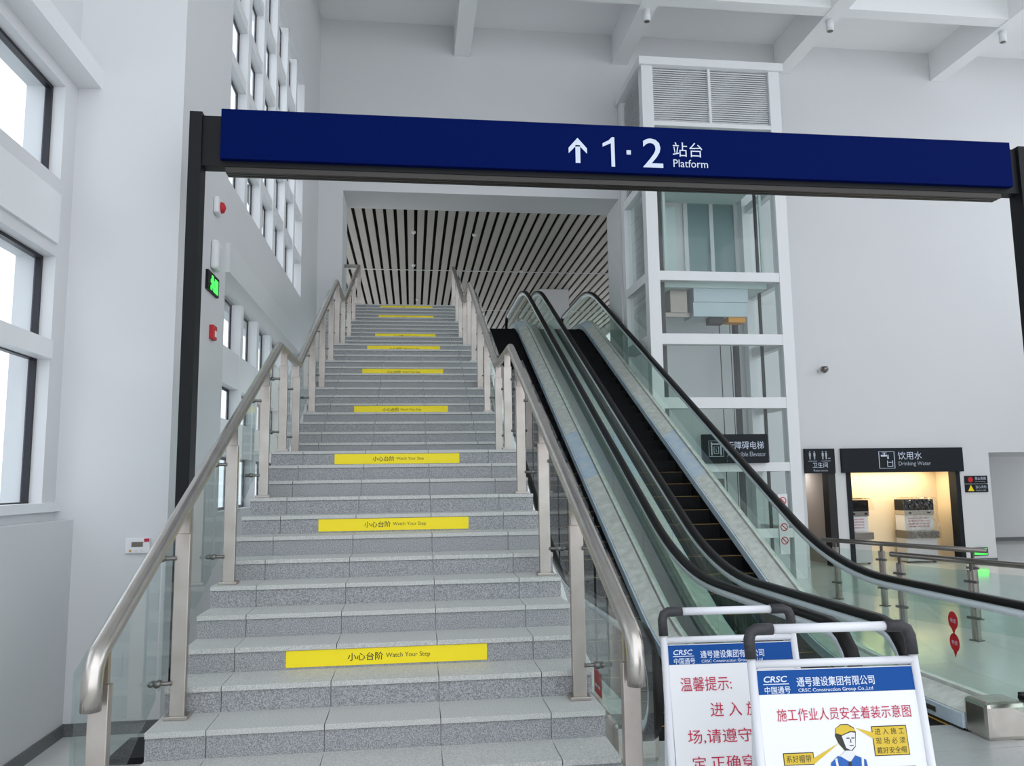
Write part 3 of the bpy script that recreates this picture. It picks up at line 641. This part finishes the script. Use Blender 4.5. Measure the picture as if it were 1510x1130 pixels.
# ------------------------------------------------------------------ poster stands
def stand(loc, rz, wd, label, rear, Ht=1.64):
    s = thing('poster_stand', label, 'poster stand', loc, rz); lean = math.radians(9); tn = math.tan(lean); hw = wd / 2
    def lk(name, me, par=s): o = bpy.data.objects.new(name, me); COL.objects.link(o); o.parent = par; WL[o.name] = V3((0, 0, 0)); return o
    def P(x, z, off=0): return (x, z * tn - .25 + off, z)       # leaning plane
    def tb(name, m, pts, r, par=s): bm = bmesh.new(); tube_bm(bm, pts, r, 10); return lk(name, fin(bm, m, True), par)
    for sx in (-1, 1):
        tb('side_pole', 'pipe', [P(sx * (hw + .02), 0), P(sx * hw, Ht - .1)], .017)
        tb('elbow', 'elbow', [P(sx * hw, Ht - .105), P(sx * hw, Ht - .035), P(sx * (hw - .008), Ht - .012), P(sx * (hw - .03), Ht), P(sx * (hw - .095), Ht)], .0225)
        tb('rear_leg', 'pipe', [(sx * (hw - .03), .2, 0), P(sx * (hw - .02), Ht - .14, .03)], .013)
    tb('top_bar', 'pipe', [P(-hw + .09, Ht), P(hw - .09, Ht)], .018)
    tb('cross_bar', 'pipe', [P(-hw, Ht - .125), P(hw, Ht - .125)], .015)
    tb('cross_bar', 'pipe', [P(-hw, .25), P(hw, .25)], .015)
    bm = bmesh.new(); b0, b1 = .25, Ht - .145
    vs = [bm.verts.new(P(x, z, dy)) for dy in (-.004, .004) for x, z in ((-hw + .012, b0), (hw - .012, b0), (hw - .012, b1), (-hw + .012, b1))]
    for f in ((0, 1, 2, 3), (7, 6, 5, 4), (0, 4, 5, 1), (1, 5, 6, 2), (2, 6, 7, 3), (3, 7, 4, 0)): bm.faces.new([vs[i] for i in f])
    bd = lk('poster_board', fin(bm, 'board_white'))
    def flat(name, m, pts, k=1, par=bd):                        # printed shape on the board
        bm = bmesh.new(); bm.faces.new([bm.verts.new(P(x, z, -.0045 - .0006 * k)) for x, z in pts]); return lk(name, fin(bm, m), par)
    def rect(name, m, x0, x1, z0, z1, k=1): return flat(name, m, [(x0, z0), (x1, z0), (x1, z1), (x0, z1)], k)
    def ptext(m, t, x0, x1, z0, z1, bold=0.0, shear=0.0, k=3):
        me = text_mesh(t, bold); xs = [v.co.x for v in me.vertices]; ys = [v.co.y for v in me.vertices]; ax, bx, ay, by = min(xs), max(xs), min(ys), max(ys)
        for v in me.vertices:
            x = x0 + (v.co.x - ax) / (bx - ax) * (x1 - x0); z = z0 + (v.co.y - ay) / (by - ay) * (z1 - z0); v.co = P(x + shear * (z - z0), z, -.0045 - .0006 * k)
        me.materials.clear(); me.materials.append(M[m]); me.update(); return lk('lettering', me, bd)
    hb = b1 - .086
    rect('header_band', 'board_blue', -hw + .014, hw - .014, hb, b1 - .002, 1)
    ptext('letter', 'CRSC', -hw + .035, -hw + .125, b1 - .044, b1 - .022, .02, .25); rect('rule', 'letter', -hw + .035, -hw + .135, b1 - .052, b1 - .049, 2)
    ptext('letter', '中国通号', -hw + .038, -hw + .138, b1 - .084, b1 - .058, .01)
    ptext('letter', '通号建设集团有限公司', -hw + .165, -hw + .47, b1 - .062, b1 - .028, .012); ptext('letter', 'CRSC Construction Group Co.,Ltd', -hw + .168, -hw + .46, b1 - .084, b1 - .068, .01)
    if rear:
        ptext('crimson', '温馨提示:', -hw + .06, -hw + .30, hb - .115, hb - .055)
        ptext('crimson', '进 入 施 工 现', -hw + .19, hw - .03, hb - .225, hb - .165)
        ptext('crimson', '场,请遵守各项规', -hw + .075, hw - .03, hb - .335, hb - .275)
        ptext('crimson', '定,正确穿戴好劳', -hw + .085, hw - .03, hb - .445, hb - .385)
        ptext('crimson', '动防护用品。', -hw + .085, hw - .15, hb - .555, hb - .495)
    else:
        ptext('crimson', '施工作业人员安全着装示意图', -hw + .075, hw - .045, hb - .094, hb - .050)
        z = hb - .118; cx = .012                                # printed worker: helmet, head, blue overalls
        def fig(n_, m_, pts, k): return flat(n_, m_, [(cx + (x - cx) * .85, z + (q - z) * .64) for x, q in pts], k)
        def figr(m_, x0, x1, z0, z1, k): return fig('print', m_, [(x0, z0), (x1, z0), (x1, z1), (x0, z1)], k)
        fig('print', 'ink', [(cx - .052, z - .05), (cx - .045, z - .01), (cx - .02, z + .012), (cx + .012, z + .012), (cx + .038, z - .008), (cx + .045, z - .03), (cx + .036, z - .11), (cx + .015, z - .135), (cx - .015, z - .13), (cx - .04, z - .09)], 1)
        fig('print', 'board_yellow', [(cx - .047, z - .035), (cx - .042, z - .008), (cx - .02, z + .007), (cx + .01, z + .007), (cx + .036, z - .012), (cx + .047, z - .03), (cx + .02, z - .026), (cx - .02, z - .045)], 2)
        fig('print', 'skin_print', [(cx - .022, z - .05), (cx + .02, z - .032), (cx + .040, z - .036), (cx + .034, z - .105), (cx + .014, z - .128), (cx - .008, z - .115)], 3)
        for a, b in ((-.002, .012), (.02, .034)): figr('ink', cx + a, cx + b, z - .066, z - .060, 4)
        figr('ink', cx + .008, cx + .026, z - .104, z - .100, 4); figr('ink', cx + .014, cx + .018, z - .088, z - .068, 4)
        fig('print', 'board_navy', [(cx - .095, z - .42), (cx - .085, z - .19), (cx - .05, z - .155), (cx - .01, z - .17), (cx + .03, z - .155), (cx + .075, z - .18), (cx + .10, z - .42)], 2)
        fig('print', 'skin_print', [(cx - .04, z - .155), (cx - .012, z - .128), (cx + .014, z - .13), (cx + .03, z - .15), (cx + .002, z - .19)], 3)
        for sx in (-1, 1): fig('print', 'skin_print', [(cx + sx * .055, z - .165), (cx + sx * .065, z - .17), (cx + sx * .048, z - .40), (cx + sx * .036, z - .40)], 3)
        fig('print', 'ink', [(cx - .006, z - .185), (cx + .006, z - .185), (cx + .012, z - .30), (cx, z - .32), (cx - .012, z - .30)], 4)
        def callout(x0, x1, z0, z1, tip, side, lines):
            zm = z1 - .018; xa = x0 if side < 0 else x1
            flat('print', 'ink', [(x0 - .003, z0 - .003), (x1 + .003, z0 - .003), (x1 + .003, z1 + .003), (x0 - .003, z1 + .003)], 1)
            flat('print', 'board_yellow', [(x0, z0), (x1, z0), (x1, z1), (x0, z1)], 2); flat('print', 'board_yellow', [(xa, zm - .022), (tip[0], tip[1]), (xa, zm)] if side < 0 else [(xa, zm), (tip[0], tip[1]), (xa, zm - .02)], 2)
            n = len(lines)
            for i, t in enumerate(lines):
                hh = (z1 - z0) / n; ptext('ink', t, x0 + .008, x1 - .008, z1 - hh * (i + 1) + hh * .16, z1 - hh * i - hh * .14)
        callout(.115, .245, z - .102, z - .006, (.05, z - .006), -1, ('进 入 施 工', '现 场 必 须', '戴好安全帽'))
        callout(-.235, -.125, z - .122, z - .086, (cx - .03, z - .055), 1, ('系好帽带',))
        callout(.150, .260, z - .205, z - .145, (.09, z - .18), -1, ('穿着施工', '工作服装'))
    return s
stand((3.03, -1.69, 0), math.radians(-3), .640, 'white pipe poster stand with a printed worker wearing a yellow helmet', False)
stand((2.90, -.98, 0), math.radians(-2), .62, 'white pipe poster stand with red lettering, behind the worker poster stand', True, 1.60)
